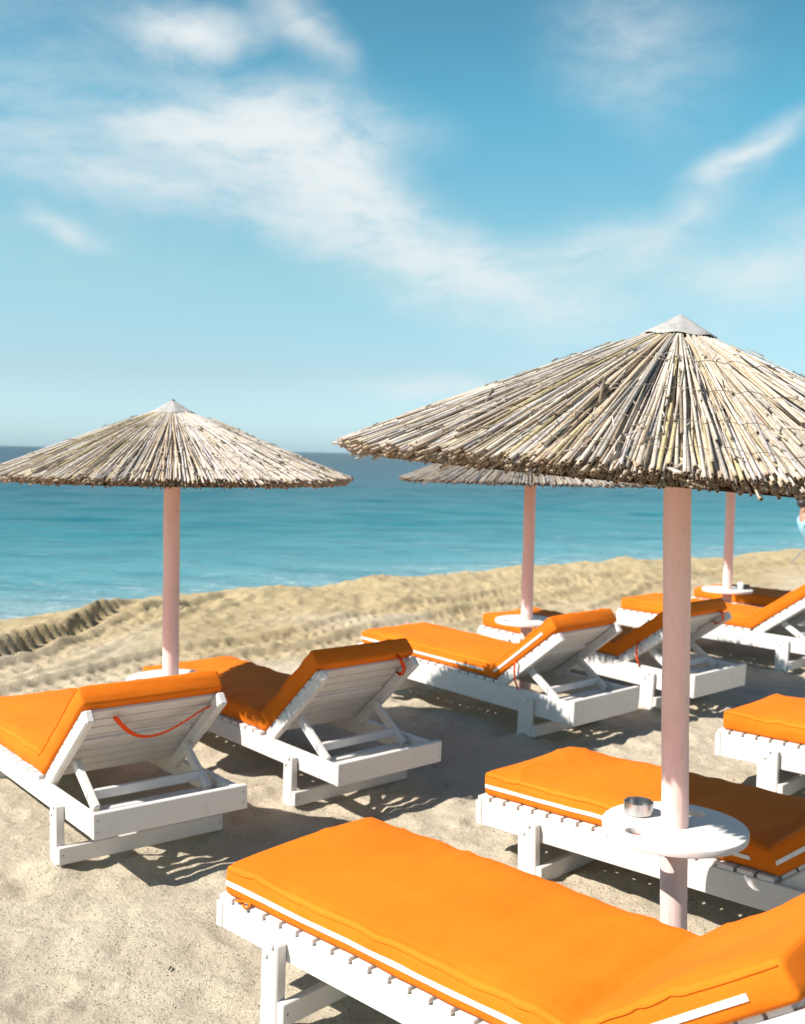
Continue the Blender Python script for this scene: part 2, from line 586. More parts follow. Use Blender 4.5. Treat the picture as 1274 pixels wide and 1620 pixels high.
def sand_height(X, Y, full=True):
    s = -.615 * X + .788 * (Y - 13)
    t = SHORE_T[0] * X + SHORE_T[1] * Y
    # lumps of trodden sand
    h = (value_noise(X / 1.3, Y / 1.3, 1) - .5) * .045
    h += (value_noise(X / .42, Y / .42, 2) - .5) * .030
    a = value_noise(X / .9, Y / .9, 8)
    h += (np.abs(value_noise(X / .2, Y / .2, 3) - .5)) * -.050 * (.4 + a)
    h += (value_noise(X / .085, Y / .085, 4) - .5) * .019
    h += (value_noise(X / .035, Y / .035, 5) - .5) * .009
    if full:
        for fx, fy, fa, fs in FEET:
            m = (np.abs(X - fx) < .4) & (np.abs(Y - fy) < .4)
            if not m.any():
                continue
            dx, dy = X[m] - fx, Y[m] - fy
            u = (dx * math.cos(fa) + dy * math.sin(fa)) / (.11 * fs)
            v = (-dx * math.sin(fa) + dy * math.cos(fa)) / (.065 * fs)
            r = np.sqrt(u * u + v * v)
            h[m] += fs * (-.022 * np.exp(-r ** 2) + .008 * np.exp(-((r - 1.5) / .4) ** 2))
    if full:
        for lx, ly in LEG_SPOTS:
            m = (np.abs(X - lx) < .35) & (np.abs(Y - ly) < .35)
            if m.any():
                q = np.hypot(X[m] - lx, Y[m] - ly)
                nn = value_noise(X[m] / .06, Y[m] / .06, 15)
                h[m] += .030 * np.exp(-(q / .085) ** 2) * (.5 + nn) - .010 * np.exp(-((q - .19) / .05) ** 2)
    # storm berm above the water line
    bk = sstep(-(X + 2.6), 0, .8) * sstep(Y, 7.6, 8.9)
    cz = .12 * (1 - .8 * bk) + (value_noise(t / 1.7, t * 0 + 3.3, 21) - .5) * .09 + (value_noise(t / .5, s / 1.2, 22) - .5) * .07
    up = sstep(s, -3.2, -.15)
    h = h + cz * up * (1 - sstep(s, 0.0, 1.0))
    h += up * (1 - sstep(s, .1, 1.2)) * (1 - .7 * bk) * ((value_noise(t / .9, s / .45, 23) - .5) * .085 + (value_noise(t / .24, s / .2, 24) - .5) * .045 + (value_noise(t / .09, s / .09, 25) - .5) * .028)
    h += np.where(s > .1, cz * sstep(s, 0, 1.0) * .0 - .30 * sstep(s, .1, 2.6) * 1.5 + cz * (sstep(s, 0, 1) * (1 - sstep(s, .1, 2.6))), 0)
    h -= np.clip(s - 2.0, 0, None) * .06 * (s > 2)
    h = np.maximum(h, -6)
    # bulldozed bank with a scalloped edge
    edge = -2.95 + .18 * (Y - 9) + (value_noise(Y / .5, Y * 0, 31) - .5) * .12 + .028 * np.sign(np.sin(Y * 47 + 5 * value_noise(Y / .6, Y * 0 + 7, 35))) * (Y < 10.2)
    bank = sstep(-(X - edge), -.03, .07) * sstep(Y, 7.2, 8.3) * (1 - sstep(-X, 3.6, 7)) * (1 - sstep(s, -1.0, .2))
    h += .17 * bank * (1 + .4 * (value_noise(X / .7, Y / .7, 33) - .5))
    # wheel tracks with lug prints
    if full:
        for tr in TRACKS:
            bd = np.full(X.shape, 9.0)
            al = np.zeros(X.shape)
            sg = np.zeros(X.shape)
            acc = 0
            for a_, b_ in zip(tr, tr[1:]):
                dx, dy = b_.x - a_.x, b_.y - a_.y
                L = math.hypot(dx, dy)
                u = ((X - a_.x) * dx + (Y - a_.y) * dy) / L
                v = (-(X - a_.x) * dy + (Y - a_.y) * dx) / L
                uc = np.clip(u, 0, L)
                d = np.hypot(u - uc, v)
                k = d < bd
                bd = np.where(k, d, bd)
                al = np.where(k, acc + uc, al)
                sg = np.where(k, v, sg)
                acc += L
            wob = (value_noise(al / .6, al * 0, 41) - .5) * .05
            d = np.abs(sg + wob)
            d = np.where(bd < .6, d, 9)
            inside = 1 - sstep(d, .13, .16)
            lug = np.sin((al * 2 * math.pi / .14) + np.sign(sg) * 1.6 + np.abs(sg) * 9)
            h += inside * (-.03 + .02 * sstep(lug, -.2, .5))
            h += .03 * np.exp(-((d - .22) / .05) ** 2) * (.4 + value_noise(al / .4, sg / .2, 42))
    return h


def axis_points(lo, fine_lo, fine_hi, hi, d, grow, knee=None, grow2=None):
    """grid lines: even in the middle, widening outwards (faster beyond the knee)"""
    a = list(np.arange(fine_lo, fine_hi, d))
    mid = (fine_lo + fine_hi) / 2
    st, p = d, a[-1]
    while p < hi:
        st *= grow if knee is None or abs(p - mid) < knee else grow2
        p += st
        a.append(p)
    st, p = d, a[0]
    b = []
    while p > lo:
        st *= grow if knee is None or (abs(p - mid) < knee and fine_lo < 0) else grow2
        p -= st
        b.append(p)
    return np.array(b[::-1] + a)


def grid_mesh(xs, ys, fz, name):
    X, Y = np.meshgrid(xs, ys)
    Z = fz(X, Y)
    nx, ny = len(xs), len(ys)
    me = bpy.data.meshes.new(name)
    me.vertices.add(nx * ny)
    me.vertices.foreach_set('co', np.stack([X, Y, Z], -1).astype(np.float32).ravel())
    i = np.arange(nx * ny).reshape(ny, nx)
    q = np.stack([i[:-1, :-1], i[:-1, 1:], i[1:, 1:], i[1:, :-1]], -1).reshape(-1, 4)
    me.loops.add(q.size)
    me.loops.foreach_set('vertex_index', q.ravel().astype(np.int32))
    me.polygons.add(len(q))
    me.polygons.foreach_set('loop_start', np.arange(0, q.size, 4, dtype=np.int32))
    me.polygons.foreach_set('loop_total', np.full(len(q), 4, dtype=np.int32))
    me.polygons.foreach_set('use_smooth', np.ones(len(q), dtype=bool))
    me.update(calc_edges=True)
    me.validate()
    return me, X, Y


xs = axis_points(-90, -2.3, 2.6, 120, .0155, 1.009, 7.0, 1.08)
ys = axis_points(-40, 2.3, 5.0, 90, .0145, 1.0055, 12.0, 1.08)
sand_me, SX, SY = grid_mesh(xs, ys, sand_height, 'sand')
S_ = -.615 * SX + .788 * (SY - 13)
damp = sstep(S_ + (value_noise(SX / .8, SY / .8, 51) - .5) * 1.6, -3.4, -1.2)
damp = np.maximum(damp, .6 * sstep(-(SX + 2.9), -.1, .3) * sstep(SY, 7.8, 8.8))
at = sand_me.attributes.new('damp', 'FLOAT', 'POINT')
at.data.foreach_set('value', damp.astype(np.float32).ravel())
tag(obj('beach', sand_me, M_SAND), kind='structure')

SEA_Z = -.30
xs = axis_points(-30000, -30, 40, 30000, .5, 1.12)
ys = axis_points(-60, 8, 60, 40000, .35, 1.10)
sea_me, _, _ = grid_mesh(xs, ys, lambda X, Y: SEA_Z + (value_noise(X / 3.1, Y / 1.3, 61) - .5) * .11 * (Y < 400)
                         + (value_noise(X / 1.1, Y / .6, 62) - .5) * .05 * (Y < 120), 'sea')
# keep only the part seaward of the beach
bm = bmesh.new()
bm.from_mesh(sea_me)
bmesh.ops.delete(bm, geom=[v for v in bm.verts if -.615 * v.co.x + .788 * (v.co.y - 13) < -.8], context='VERTS')
bm.to_mesh(sea_me)
bm.free()
tag(obj('sea', sea_me, M_SEA), kind='structure')

# ------------------------------------------------------------------ sun loungers and their cushions
def make_lounger(no, x, y, head, back, rh, zo, tilt, label, nslat=18):
    c, s = math.cos(math.radians(head)), math.sin(math.radians(head))
    rot = Matrix.Rotation(math.radians(head), 4, 'Z') @ Matrix.Rotation(-math.atan(tilt), 4, 'Y')
    M = Matrix.Translation((x, y, zo - tilt)) @ rot
    root = empty('sun_lounger', mat=M)
    tag(root, label, 'sun lounger', 'white slatted sun loungers on the sand')
    rt = ZT - .019
    lw, lt = (.054, .026) if rh > .135 else ((.045, .036) if no == 8 else (.036, .038))
    for sgn in (1, -1):
        obj('side_rail', box_at(.031, L - .031, sgn * HW, sgn * (HW - .036), rt - rh + .019, rt), M_WHITE, root)
    e = obj('end_board', box_at(0, .030, -HW - .002, HW + .002, ZT - rh, ZT - .002), M_WHITE, root)
    for sgn in (1, -1):
        for dz in (.03, rh - .03):
            V, Fc = tube_data([(-.001, sgn * (HW - .016), ZT - dz), (.002, sgn * (HW - .016), ZT - dz)], .0032, 6)
            obj('nail', mesh('nail', V, Fc), M_NAIL, e)
    obj('end_board', box_at(L - .030, L, -HW - .002, HW + .002, ZT - rh, ZT - .022), M_WHITE, root)
    for lx in (.352, L - .297):
        for sgn in (1, -1):
            def cut(bm):
                for v in bm.verts:
                    if v.co.z > 0 and v.co.x < 0:
                        v.co.z -= .012
            foot_z = -.05 - zo
            lg = obj('leg', box_at(lx - lw, lx + lw, sgn * (HW + .001), sgn * (HW + lt), foot_z, ZT - .034, .004, cut), M_WHITE, root)
            for bx_, bz in ((-.012, .05), (.014, .085)):
                V, Fc = tube_data([(lx + bx_, sgn * (HW + lt - .002), ZT - bz), (lx + bx_, sgn * (HW + lt + .005), ZT - bz), (lx + bx_, sgn * (HW + lt + .007), ZT - bz)], [.0085, .0085, .005], 10)
                obj('bolt', mesh('bolt', V, Fc), M_BOLT, lg)
        sx = lx - lw - .029
        st = obj('stretcher', box_at(sx, sx + .028, -HW - lt + .002, HW + lt - .002, .012, .082), M_WHITE, root)
        for sgn in (1, -1):
            V, Fc = tube_data([(sx - .001, sgn * (HW + .018), .05), (sx + .002, sgn * (HW + .018), .05)], .0035, 6)
            obj('nail', mesh('nail', V, Fc), M_NAIL, st)
    # slats under the seat
    pitch = (L - .004 - BX) / nslat
    sl = cbox(pitch - .013, W - .004, .018, .0025, 'slat')
    for i in range(nslat):
        o = obj('slat', sl, M_WHITE, root)
        o.location = (BX + pitch * (i + .5), random.uniform(-.001, .001), ZT - .0095)
    # slats behind the backrest
    sl2 = cbox(.052, W - .08, .016, .0025, 'slat')
    for sx in (.075, .150, .228):
        o = obj('slat', sl2, M_WHITE, root)
        o.location = (sx, 0, rt - .045)
    # backrest
    a = math.radians(back)
    bd = Vector((-math.cos(a), 0, math.sin(a)))
    bn = Vector((math.sin(a), 0, math.cos(a)))
    H0 = Vector((BX - .01, 0, ZT - .012))
    br = obj('backrest', beam(H0 + bd * .30 + bn * -.006 + Vector((0, 0, 0)), H0 + bd * .34 + bn * -.006, W - .16, .018), M_WHITE, root)
    for sgn in (1, -1):
        me = beam(H0 + bd * -.01 - bn * .03, H0 + bd * (BL + .012) - bn * .03, .038, .058, .007)
        for v in me.vertices:
            v.co.y += sgn * (HW - .04)
        obj('backrest_rail', me, M_WHITE, br)
    nb = 8
    bp = (BL - .02) / nb
    for i in range(nb):
        p = H0 + bd * (bp * (i + .5)) + bn * .0075
        o = obj('slat', beam(p - bd * (bp / 2 - .005), p + bd * (bp / 2 - .005), W - .06, .016, .0025), M_WHITE, br)
    # prop frame
    p0 = H0 + bd * .235 - bn * .05
    p1 = Vector((.190, 0, rt - .03))
    pr = None
    for sgn in (1, -1):
        me = beam(p0, p1, .026, .045, .004)
        for v in me.vertices:
            v.co.y += sgn * (HW - .085)
        pr = obj('prop_arm', me, M_WHITE, root)
    q = p0.lerp(p1, .70)
    me = box_at(q.x - .012, q.x + .012, -HW + .072, HW - .072, q.z - .02, q.z + .02)
    obj('prop_crossbar', me, M_WHITE, root)
    return M


def make_cushion(no, M, back, label, zipper=False, strap=None, thick=.094, hwc=None, seed=0):
    root = empty('lounger_cushion', mat=M)
    tag(root, label, 'cushion', 'orange cushions on the sun loungers')
    hwc = hwc or HW - .022
    a = math.radians(back)
    bd, bn = Vector((-math.cos(a), 0, math.sin(a))), Vector((math.sin(a), 0, math.cos(a)))
    H = Vector((BX - .004, 0, ZT + .002))
    Fp = H + Vector((thick * math.tan(a / 2), 0, thick))
    foot = L - .028
    seat_len, back_len = foot - H.x, BL + .012
    st = []
    ed = [0, .004, .011, .02, .035]
    for d in ed + list(np.linspace(.05, seat_len - .05, 96)) + [seat_len - .03, seat_len - .012]:
        b = Vector((foot - d, 0, ZT + .002))
        top_end = Fp.x
        t = Vector((foot - d * (foot - top_end) / seat_len, 0, ZT + .002 + thick))
        st.append((b, t, d))
    st.append((H, Fp, seat_len))
    tl = back_len - thick * math.tan(a / 2)
    for d in [.012, .03] + list(np.linspace(.05, back_len - .05, 46)) + [back_len - k for k in ed[::-1]]:
        st.append((H + bd * d, Fp + bd * (d * tl / back_len), seat_len + d))
    tot = seat_len + back_len
    rc = .013
    ring = []
    for cx, cz, a0 in ((1, 1, 0), (-1, 1, 90), (-1, 0, 180), (1, 0, 270)):
        for k in range(5):
            th = math.radians(a0 + 90 * k / 4)
            ring.append((cx * (hwc - rc) + rc * math.cos(th), (thick - rc if cz else rc) + rc * math.sin(th), cx, cz))
        if a0 == 0:
            ring += [(y_, thick, 0, 1) for y_ in np.linspace(hwc - rc, -(hwc - rc), 44)[1:-1]]
        if a0 == 90:
            ring += [(-hwc, z_, -1, .5) for z_ in np.linspace(thick - rc, rc, 6)[1:-1]]
        if a0 == 180:
            ring += [(y_, 0, 0, 0) for y_ in np.linspace(-(hwc - rc), hwc - rc, 8)[1:-1]]
        if a0 == 270:
            ring += [(hwc, z_, 1, .5) for z_ in np.linspace(rc, thick - rc, 6)[1:-1]]
    n = len(ring)
    V, info = [], []
    ry = np.array([r[0] for r in ring])
    rz = np.array([r[1] for r in ring])
    for b, t, d in st:
        e = min(d, tot - d)
        ins = rc * (1 - math.sqrt(max(0, 1 - (1 - min(e / .014, 1)) ** 2)))   # rounded ends
        up = (t - b) / thick
        fold = math.exp(-((d - seat_len) / .05) ** 2)
        un = up.normalized()
        for y_, z_ in zip(ry, rz):
            yy = y_ * (1 - ins / hwc)
            zz = rc + (z_ - thick / 2) * (1 - 2 * ins / thick) + thick / 2 - rc
            k = 0.0
            if z_ > thick * .75:
                ey = 1 - abs(yy) / hwc
                crown = (1 - (1 - min(ey / .35, 1)) ** 2) * (1 - (1 - min(e / .12, 1)) ** 2)
                k += .008 * crown * (1 - .8 * fold)
                wr = value_noise(d * 17 + seed * 3.1, yy * 3.5, 70 + seed) - .5
                k += .008 * wr * math.exp(-ey * 5) * (1 - fold)
                k += (value_noise(d * 3.1, yy * 4, 90 + seed) - .5) * .012 * crown
                ca, sa = (.8, .6) if int(seed) % 2 else (.75, -.66)
                g1, g2 = d * ca + yy * sa, -d * sa + yy * ca
                rid = (1 - abs(2 * value_noise(g1 * 9 + seed, g2 * 2.2, 120 + seed) - 1)) ** 6
                k += .0045 * rid * (.35 + 1.0 * math.exp(-ey * 3.5) + .8 * math.exp(-e * 9) + .9 * math.exp(-((d - seat_len) / .16) ** 2)) * (1 - fold)
                k -= .0035 * math.exp(-((ey * hwc - .016) / .006) ** 2) * (.6 + .8 * value_noise(d * 26, 0.0, 140 + seed))
                k += .006 * (value_noise(d * 9, yy * 2, 97 + seed) - .5) * (1 + 2 * math.exp(-e * 14))
            p = b + up * zz + un * k
            lat = 0
            if abs(yy) > hwc * .9:
                h_ = zz / thick
                lat = (.006 * math.sin(math.pi * min(max(h_, 0), 1)) + .007 * (value_noise(d * 11, h_ * 1.5, 80 + seed) - .5)
                       + .006 * fold) * (1 if yy > 0 else -1)
            V.append((p.x, yy + lat, p.z))
    Fc = []
    for i in range(len(st) - 1):
        for k in range(n):
            k2 = (k + 1) % n
            Fc.append((i * n + k, (i + 1) * n + k, (i + 1) * n + k2, i * n + k2))
    Fc.append(tuple(range(n)))
    Fc.append(tuple((len(st) - 1) * n + k for k in range(n))[::-1])
    body = obj('padded_cover', mesh('cushion', V, Fc), M_ORANGE, root, True)
    VA = np.array(V).reshape(len(st), n, 3)
    # raised seam just under each upper edge, and across the two ends
    for sg in (1, -1):
        k = min(range(n), key=lambda i: abs(ry[i] - sg * hwc) + abs(rz[i] - thick * .80))
        pts = [Vector(VA[i, k]) + Vector((0, sg * .0012, 0)) for i in range(2, len(st) - 2)]
        obj('seam', tube(pts, .0026, 6), M_ORANGE, body, True)
    if zipper:
        k = min(range(n), key=lambda i: abs(ry[i] - hwc) + abs(rz[i] - thick * .42))
        ka, kb = k - 1, k + 1
        for i0, i1 in ((2, 98), (104, len(st) - 10)):
            V2, F2 = [], []
            idx = list(range(i0, i1))
            for i in idx:
                p = Vector(VA[i, k])
                u = (Vector(VA[i, kb]) - Vector(VA[i, ka])).normalized()
                for sgn, off in ((-1, .0005), (-1, .0035), (1, .0035), (1, .0005)):
                    q = p + u * sgn * .0075
                    V2.append((q.x, q.y + off, q.z))
            for j in range(len(idx) - 1):
                for m_ in range(4):
                    m2 = (m_ + 1) % 4
                    F2.append((j * 4 + m_, j * 4 + m2, (j + 1) * 4 + m2, (j + 1) * 4 + m_))
            F2 += [(3, 2, 1, 0), tuple((len(idx) - 1) * 4 + m_ for m_ in range(4))]
            zp = obj('zip', mesh('zip', V2, F2), M_ZIP, root)
    # elastic straps behind the backrest
    top = H + bd * (BL - .045)
    back_off = -bn * .066
    if strap == 'hanging':
        pts = []
        for k in range(25):
            u = k / 24
            y_ = .17 - .44 * u
            sag = .17 * math.sin(math.pi * min(u / .9, 1)) * (1 - .35 * u) + .03 * u
            p = top + back_off * (.55 + .6 * math.sin(math.pi * u)) - bd * sag
            pts.append((p.x, y_, p.z))
        obj('strap', ribbon(pts, bd, .022), M_STRAP, root, True)
    if strap in ('corner', 'both'):
        p = [H + bd * (BL + .004) + bn * .02, H + bd * (BL + .012) - bn * .03, H + bd * (BL - .02) - bn * .066, H + bd * (BL - .10) - bn * .062, H + bd * (BL - .13) - bn * .02]
        ys_ = [-HW + .14, -HW + .135, -HW + .11, -HW + .075, -HW + .06]
        obj('strap', ribbon([(v.x, y_, v.z) for v, y_ in zip(p, ys_)], (0, 1, 0), .022), M_STRAP, root, True)
    if strap in ('side', 'both'):
        p = [H + bd * .24 + bn * .012, H + bd * .20 - bn * .03, H + bd * .16 - bn * .09, H + bd * .15 - bn * .15]
        obj('strap', ribbon([(v.x, HW + .006, v.z) for v in p], (1, 0, .2), .014), M_STRAP, root, True)
    if strap == 'tie':
        V2 = [(foot - .10 + .03 * math.cos(t), hwc + .012 + .008 * math.sin(2 * t), ZT + .006 + .006 * math.sin(t)) for t in np.linspace(0, 6.0, 16)]
        obj('strap', tube(V2, .004, 6), M_ORANGE, root, True)
    return root


for no, x, y, hd, ba, rh, zo, tl, lab, clab, zp, stp in LOUNGERS:
    M = make_lounger(no, x, y, hd, ba, rh, zo, tl, lab)
    make_cushion(no, M, ba, clab, zp, stp, seed=no, hwc=(HW - .012 if no == 9 else None))


# ------------------------------------------------------------------ reed umbrellas
PAL = {'straw': (.55, .465, .37), 'pale': (.61, .545, .47), 'grey': (.48, .43, .40), 'brown': (.42, .32, .235), 'gold': (.50, .41, .24)}


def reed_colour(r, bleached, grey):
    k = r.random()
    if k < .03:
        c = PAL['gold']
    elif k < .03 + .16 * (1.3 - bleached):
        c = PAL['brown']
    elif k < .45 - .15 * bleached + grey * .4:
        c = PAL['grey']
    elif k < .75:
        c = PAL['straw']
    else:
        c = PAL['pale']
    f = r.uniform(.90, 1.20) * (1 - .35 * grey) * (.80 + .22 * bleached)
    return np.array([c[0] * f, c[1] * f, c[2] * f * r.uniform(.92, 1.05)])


def reed_tint(r, col, ns):
    """colour per vertex: joints along the cane, a stained tip and the dark pith inside the open end"""
    rows = [[*(col * r.uniform(.84, 1.1)), 1] for _ in range(ns)]
    rows.append([*(col * (.62, .55, .48)), 1])
    rows += [[.13, .085, .05, 1], [.05, .03, .02, 1]]
    return np.repeat(np.array(rows), 6, axis=0)


def reed_shape(length, r0, r1, bend, ns=4, n=6):
    """hollow cane along +X from its thin end; open at the thick end"""
    V, Fc = [], []
    for i in range(ns + 1):
        u = i / ns if i < ns else 1.0
        if i == ns - 1 and ns > 1:
            u = 1 - .02 / length
        rad = r0 + (r1 - r0) * u
        for k in range(n):
            a = 2 * math.pi * k / n
            V.append((u * length, bend * math.sin(math.pi * u) + rad * math.cos(a), rad * math.sin(a)))
    for u, f in ((1.0, .62), (1 - .012 / length, .60)):
        for k in range(n):
            a = 2 * math.pi * k / n
            V.append((u * length, r1 * f * math.cos(a), r1 * f * math.sin(a)))
    for i in range(ns + 2):
        for k in range(n):
            k2 = (k + 1) % n
            Fc.append((i * n + k, i * n + k2, (i + 1) * n + k2, (i + 1) * n + k))
    Fc.append(tuple((ns + 2) * n + k for k in range(n)))
    return np.array(V), Fc


REED_VARIANTS = []


def reed_variant_meshes(grey):
    out = []
    r = random.Random(5)
    for i in range(16):
        V, Fc = reed_shape(1.0, .0034, r.uniform(.0042, .0062), r.uniform(-.014, .014), 5, 6)
        me = mesh('reed', V, Fc)
        col = reed_colour(r, i / 15, grey)
        ca = me.color_attributes.new('reed_col', 'FLOAT_COLOR', 'POINT')
        ca.data.foreach_set('color', reed_tint(r, col, len(V) // 6 - 3).astype(np.float32).ravel())
        me.materials.append(M_REED)
        me.polygons.foreach_set('use_smooth', [True] * len(me.polygons))
        out.append(me)
    return out


def make_umbrella(base, lean, zr, za, R, tilt, table_z, label, nper, layers, n_single, grey=0.0, seed=0, pole_r=.043, holes=True):
    r = random.Random(100 + seed)
    bx, by = base
    root = empty('beach_umbrella', (bx, by, 0))
    tag(root, label, 'beach umbrella', 'reed umbrellas on pink poles')
    ztop = za - .02
    lx, ly = lean
    pts = []
    for i in range(15):
        u = i / 14
        z = -.08 + (ztop + .08) * u
        pts.append((lx * z + .0012 * math.sin(i * 1.7), ly * z + .0012 * math.cos(i * 2.3), z))
    obj('pole', tube(pts, [pole_r * (1 + .012 * math.sin(i * 2.1)) for i in range(15)], 32), M_POLE, root, True)
    # round tray with cup holes, fixed to the pole
    cu = bpy.data.curves.new('tray', 'CURVE')
    cu.dimensions = '2D'
    cu.fill_mode = 'BOTH'
    rt = .226

    def ring(cx, cy, rr, n=64, wob=0.0):
        sp = cu.splines.new('POLY')
        sp.points.add(n - 1)
        for k in range(n):
            a = 2 * math.pi * k / n
            q = rr * (1 + wob * math.sin(3 * a + seed))
            sp.points[k].co = (cx + q * math.cos(a), cy + q * math.sin(a), 0, 1)
        sp.use_cyclic_u = True
    ring(0, 0, rt, 96, .004)
    if holes:
        for a in (50, 205):
            ring(.150 * math.cos(math.radians(a)), .150 * math.sin(math.radians(a)), .036, 40)
    cu.extrude = .009
    cu.bevel_depth = .0025
    cu.bevel_resolution = 1
    tmp = bpy.data.objects.new('tray_curve', cu)
    me = bpy.data.meshes.new_from_object(tmp)
    bpy.data.objects.remove(tmp)
    me.materials.clear()
    tr = obj('tray', me, M_TRAY, root)
    tr.location = (lx * table_z, ly * table_z, table_z - .0115)
    # canopy frame: everything above hangs on a slightly tilted hub
    Mc = Matrix.Translation((lx * za, ly * za, za)) @ Matrix.Rotation(tilt[0], 4, 'X') @ Matrix.Rotation(tilt[1], 4, 'Y') @ Matrix.Translation((0, 0, zr - za))
    rise = za - zr
    slope = rise / R
    nrm = 1 / math.hypot(1, slope)

    def surf(rad, phi, off):
        # slightly sagging cone
        z = rise * (1 - rad / R) - .006 * math.sin(math.pi * min(rad / R, 1))
        return np.array([(rad + off * slope * nrm) * math.cos(phi), (rad + off * slope * nrm) * math.sin(phi), z + off * nrm])
    AV, AF, AC, AM = [], [], [], []
    base_i = 0
    singles = []
    LS = .0092
    cam_phi = math.atan2(-by, -bx)
    total = nper * layers
    for lay in range(layers):
        for j in range(nper):
            phi = 2 * math.pi * (j + r.random() * .9) / nper
            full = r.random() < (.45 if lay < layers - 1 else .5)
            r0 = r.uniform(.07, .12) if full else r.uniform(.1, .80) * R
            r1 = R + r.uniform(-.040, .016) - .006 * (layers - lay)
            if r.random() < .04:
                r1 += r.uniform(0, .025)
            if r1 - r0 < .12:
                continue
            off1 = lay * LS + r.uniform(-.003, .004)
            off0 = (lay * LS + r.uniform(-.003, .004)) * .7 - (0 if full else .012)
            sk = r.gauss(0, .10 if r.random() < .2 else .034) / max(.35, (r1 - r0))
            p0, p1 = surf(r0, phi + sk, off0), surf(r1, phi, off1 + r.uniform(-.006, 0.002))
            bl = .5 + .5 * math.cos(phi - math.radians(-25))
            dphi = abs((phi - cam_phi + math.pi) % (2 * math.pi) - math.pi)
            if n_single and lay == layers - 1 and full and dphi < 1.75:
                singles.append((p0, p1, bl))
                continue
            d = p1 - p0
            ln = np.linalg.norm(d)
            ex = d / ln
            ey = np.cross([0, 0, 1], ex)
            ey /= np.linalg.norm(ey)
            ez = np.cross(ex, ey)
            top = lay >= layers - 2
            V, Fc = reed_shape(ln, r.uniform(.0022, .0034), r.uniform(.0030, .0054), r.gauss(0, .010), 4 if top else 2, 6)
            roll = r.random() * 6.28
            Vr = V.copy()
            Vr[:, 1] = V[:, 1] * math.cos(roll) - V[:, 2] * math.sin(roll)
            Vr[:, 2] = V[:, 1] * math.sin(roll) + V[:, 2] * math.cos(roll)
            P = p0 + Vr[:, :1] * ex + Vr[:, 1:2] * ey + Vr[:, 2:3] * ez
            AV.append(P)
            AF += [tuple(i + base_i for i in f) for f in Fc]
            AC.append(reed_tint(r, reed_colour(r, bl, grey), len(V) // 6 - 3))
            base_i += len(V)
    # short broken canes and torn leaf sheaths lying on top
    for j in range(int(nper * 1.1)):
        phi = r.uniform(0, 2 * math.pi)
        r0 = R * math.sqrt(r.uniform(.03, .85))
        sheath = j > nper * .45
        ln = r.uniform(.02, .07) if sheath else r.uniform(.12, .42)
        ln = min(ln, R - r0 + .005)
        off = layers * LS - .004 + r.uniform(-.002, .004)
        p0, p1 = surf(r0, phi, off), surf(r0 + ln, phi + r.gauss(0, .35 if sheath else .03) * ln / max(r0, .2), off + r.uniform(0, .006))
        d = p1 - p0
        ln = np.linalg.norm(d)
        ex = d / ln
        ey = np.cross([0, 0, 1], ex)
        ey /= np.linalg.norm(ey)
        ez = np.cross(ex, ey)
        rr = r.uniform(.0012, .0028) if sheath else r.uniform(.0030, .0050)
        V, Fc = reed_shape(ln, rr * .6, rr, r.gauss(0, .004), 2, 6)
        P = p0 + V[:, :1] * ex + V[:, 1:2] * ey + V[:, 2:3] * ez
        AV.append(P)
        AF += [tuple(i + base_i for i in f) for f in Fc]
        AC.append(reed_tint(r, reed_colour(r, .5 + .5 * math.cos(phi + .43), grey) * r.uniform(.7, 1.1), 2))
        base_i += len(V)
    # opaque cone sheet added under the canes to stop light leaking through
    n = 72
    ringr = [.05, .3 * R, .65 * R, R - .05]
    mv = [surf(q, 2 * math.pi * k / n, -.012) for q in ringr for k in range(n)]
    AV.append(np.array(mv))
    AC.append(np.tile([.20, .15, .09, 1], (len(mv), 1)))
    AF += [(base_i + i * n + k, base_i + i * n + (k + 1) % n, base_i + (i + 1) * n + (k + 1) % n, base_i + (i + 1) * n + k) for i in range(len(ringr) - 1) for k in range(n)]
    V = np.concatenate(AV)
    me = bpy.data.meshes.new('thatch')
    me.from_pydata(V.tolist(), [], AF)
    ca = me.color_attributes.new('reed_col', 'FLOAT_COLOR', 'POINT')
    ca.data.foreach_set('color', np.concatenate(AC).astype(np.float32).ravel())
    th = obj('thatch', me, M_REED, root, True)
    th.matrix_local = Mc
    tag(th, kind='stuff')
    if n_single:
        if not REED_VARIANTS:
            REED_VARIANTS.extend(reed_variant_meshes(0))
        r.shuffle(singles)
        for p0, p1, bl in singles[:n_single]:
            d = Vector(p1 - p0)
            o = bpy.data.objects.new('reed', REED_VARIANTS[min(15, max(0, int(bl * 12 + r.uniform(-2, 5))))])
            COL.objects.link(o)
            o.parent = root
            q = d.to_track_quat('X', 'Z').to_matrix().to_4x4()
            o.matrix_local = Mc @ Matrix.Translation(Vector(p0)) @ q @ Matrix.Rotation(r.random() * 6.28, 4, 'X') @ Matrix.Diagonal((d.length, 1, 1, 1))
    # binding wires, sewn in shallow scallops
    for q in (.36, .56, .75, .90):
        V2, F2 = [], []
        m = max(30, int(q * R * 2 * math.pi / .085))
        pts = []
        for k in range(m * 4 + 1):
            phi = 2 * math.pi * k / (m * 4)
            u = (k % 4) / 4
            rad = q * R + .016 * math.sin(math.pi * u) * (-1) + .008 * math.sin(phi * 17 + q * 9)
            pts.append(surf(rad, phi, layers * LS + .004 + .003 * math.sin(math.pi * u)))
        w = obj('binding_wire', tube(pts, .0011, 4, False), M_WIRE, root)
        w.matrix_local = Mc
    # canvas cap and top knot
    V2, F2 = [], []
    n = 40
    prof = [(.006, .066), (.03, .052), (.07, .028), (.095, .014), (.114, .004), (.117, -.002)]
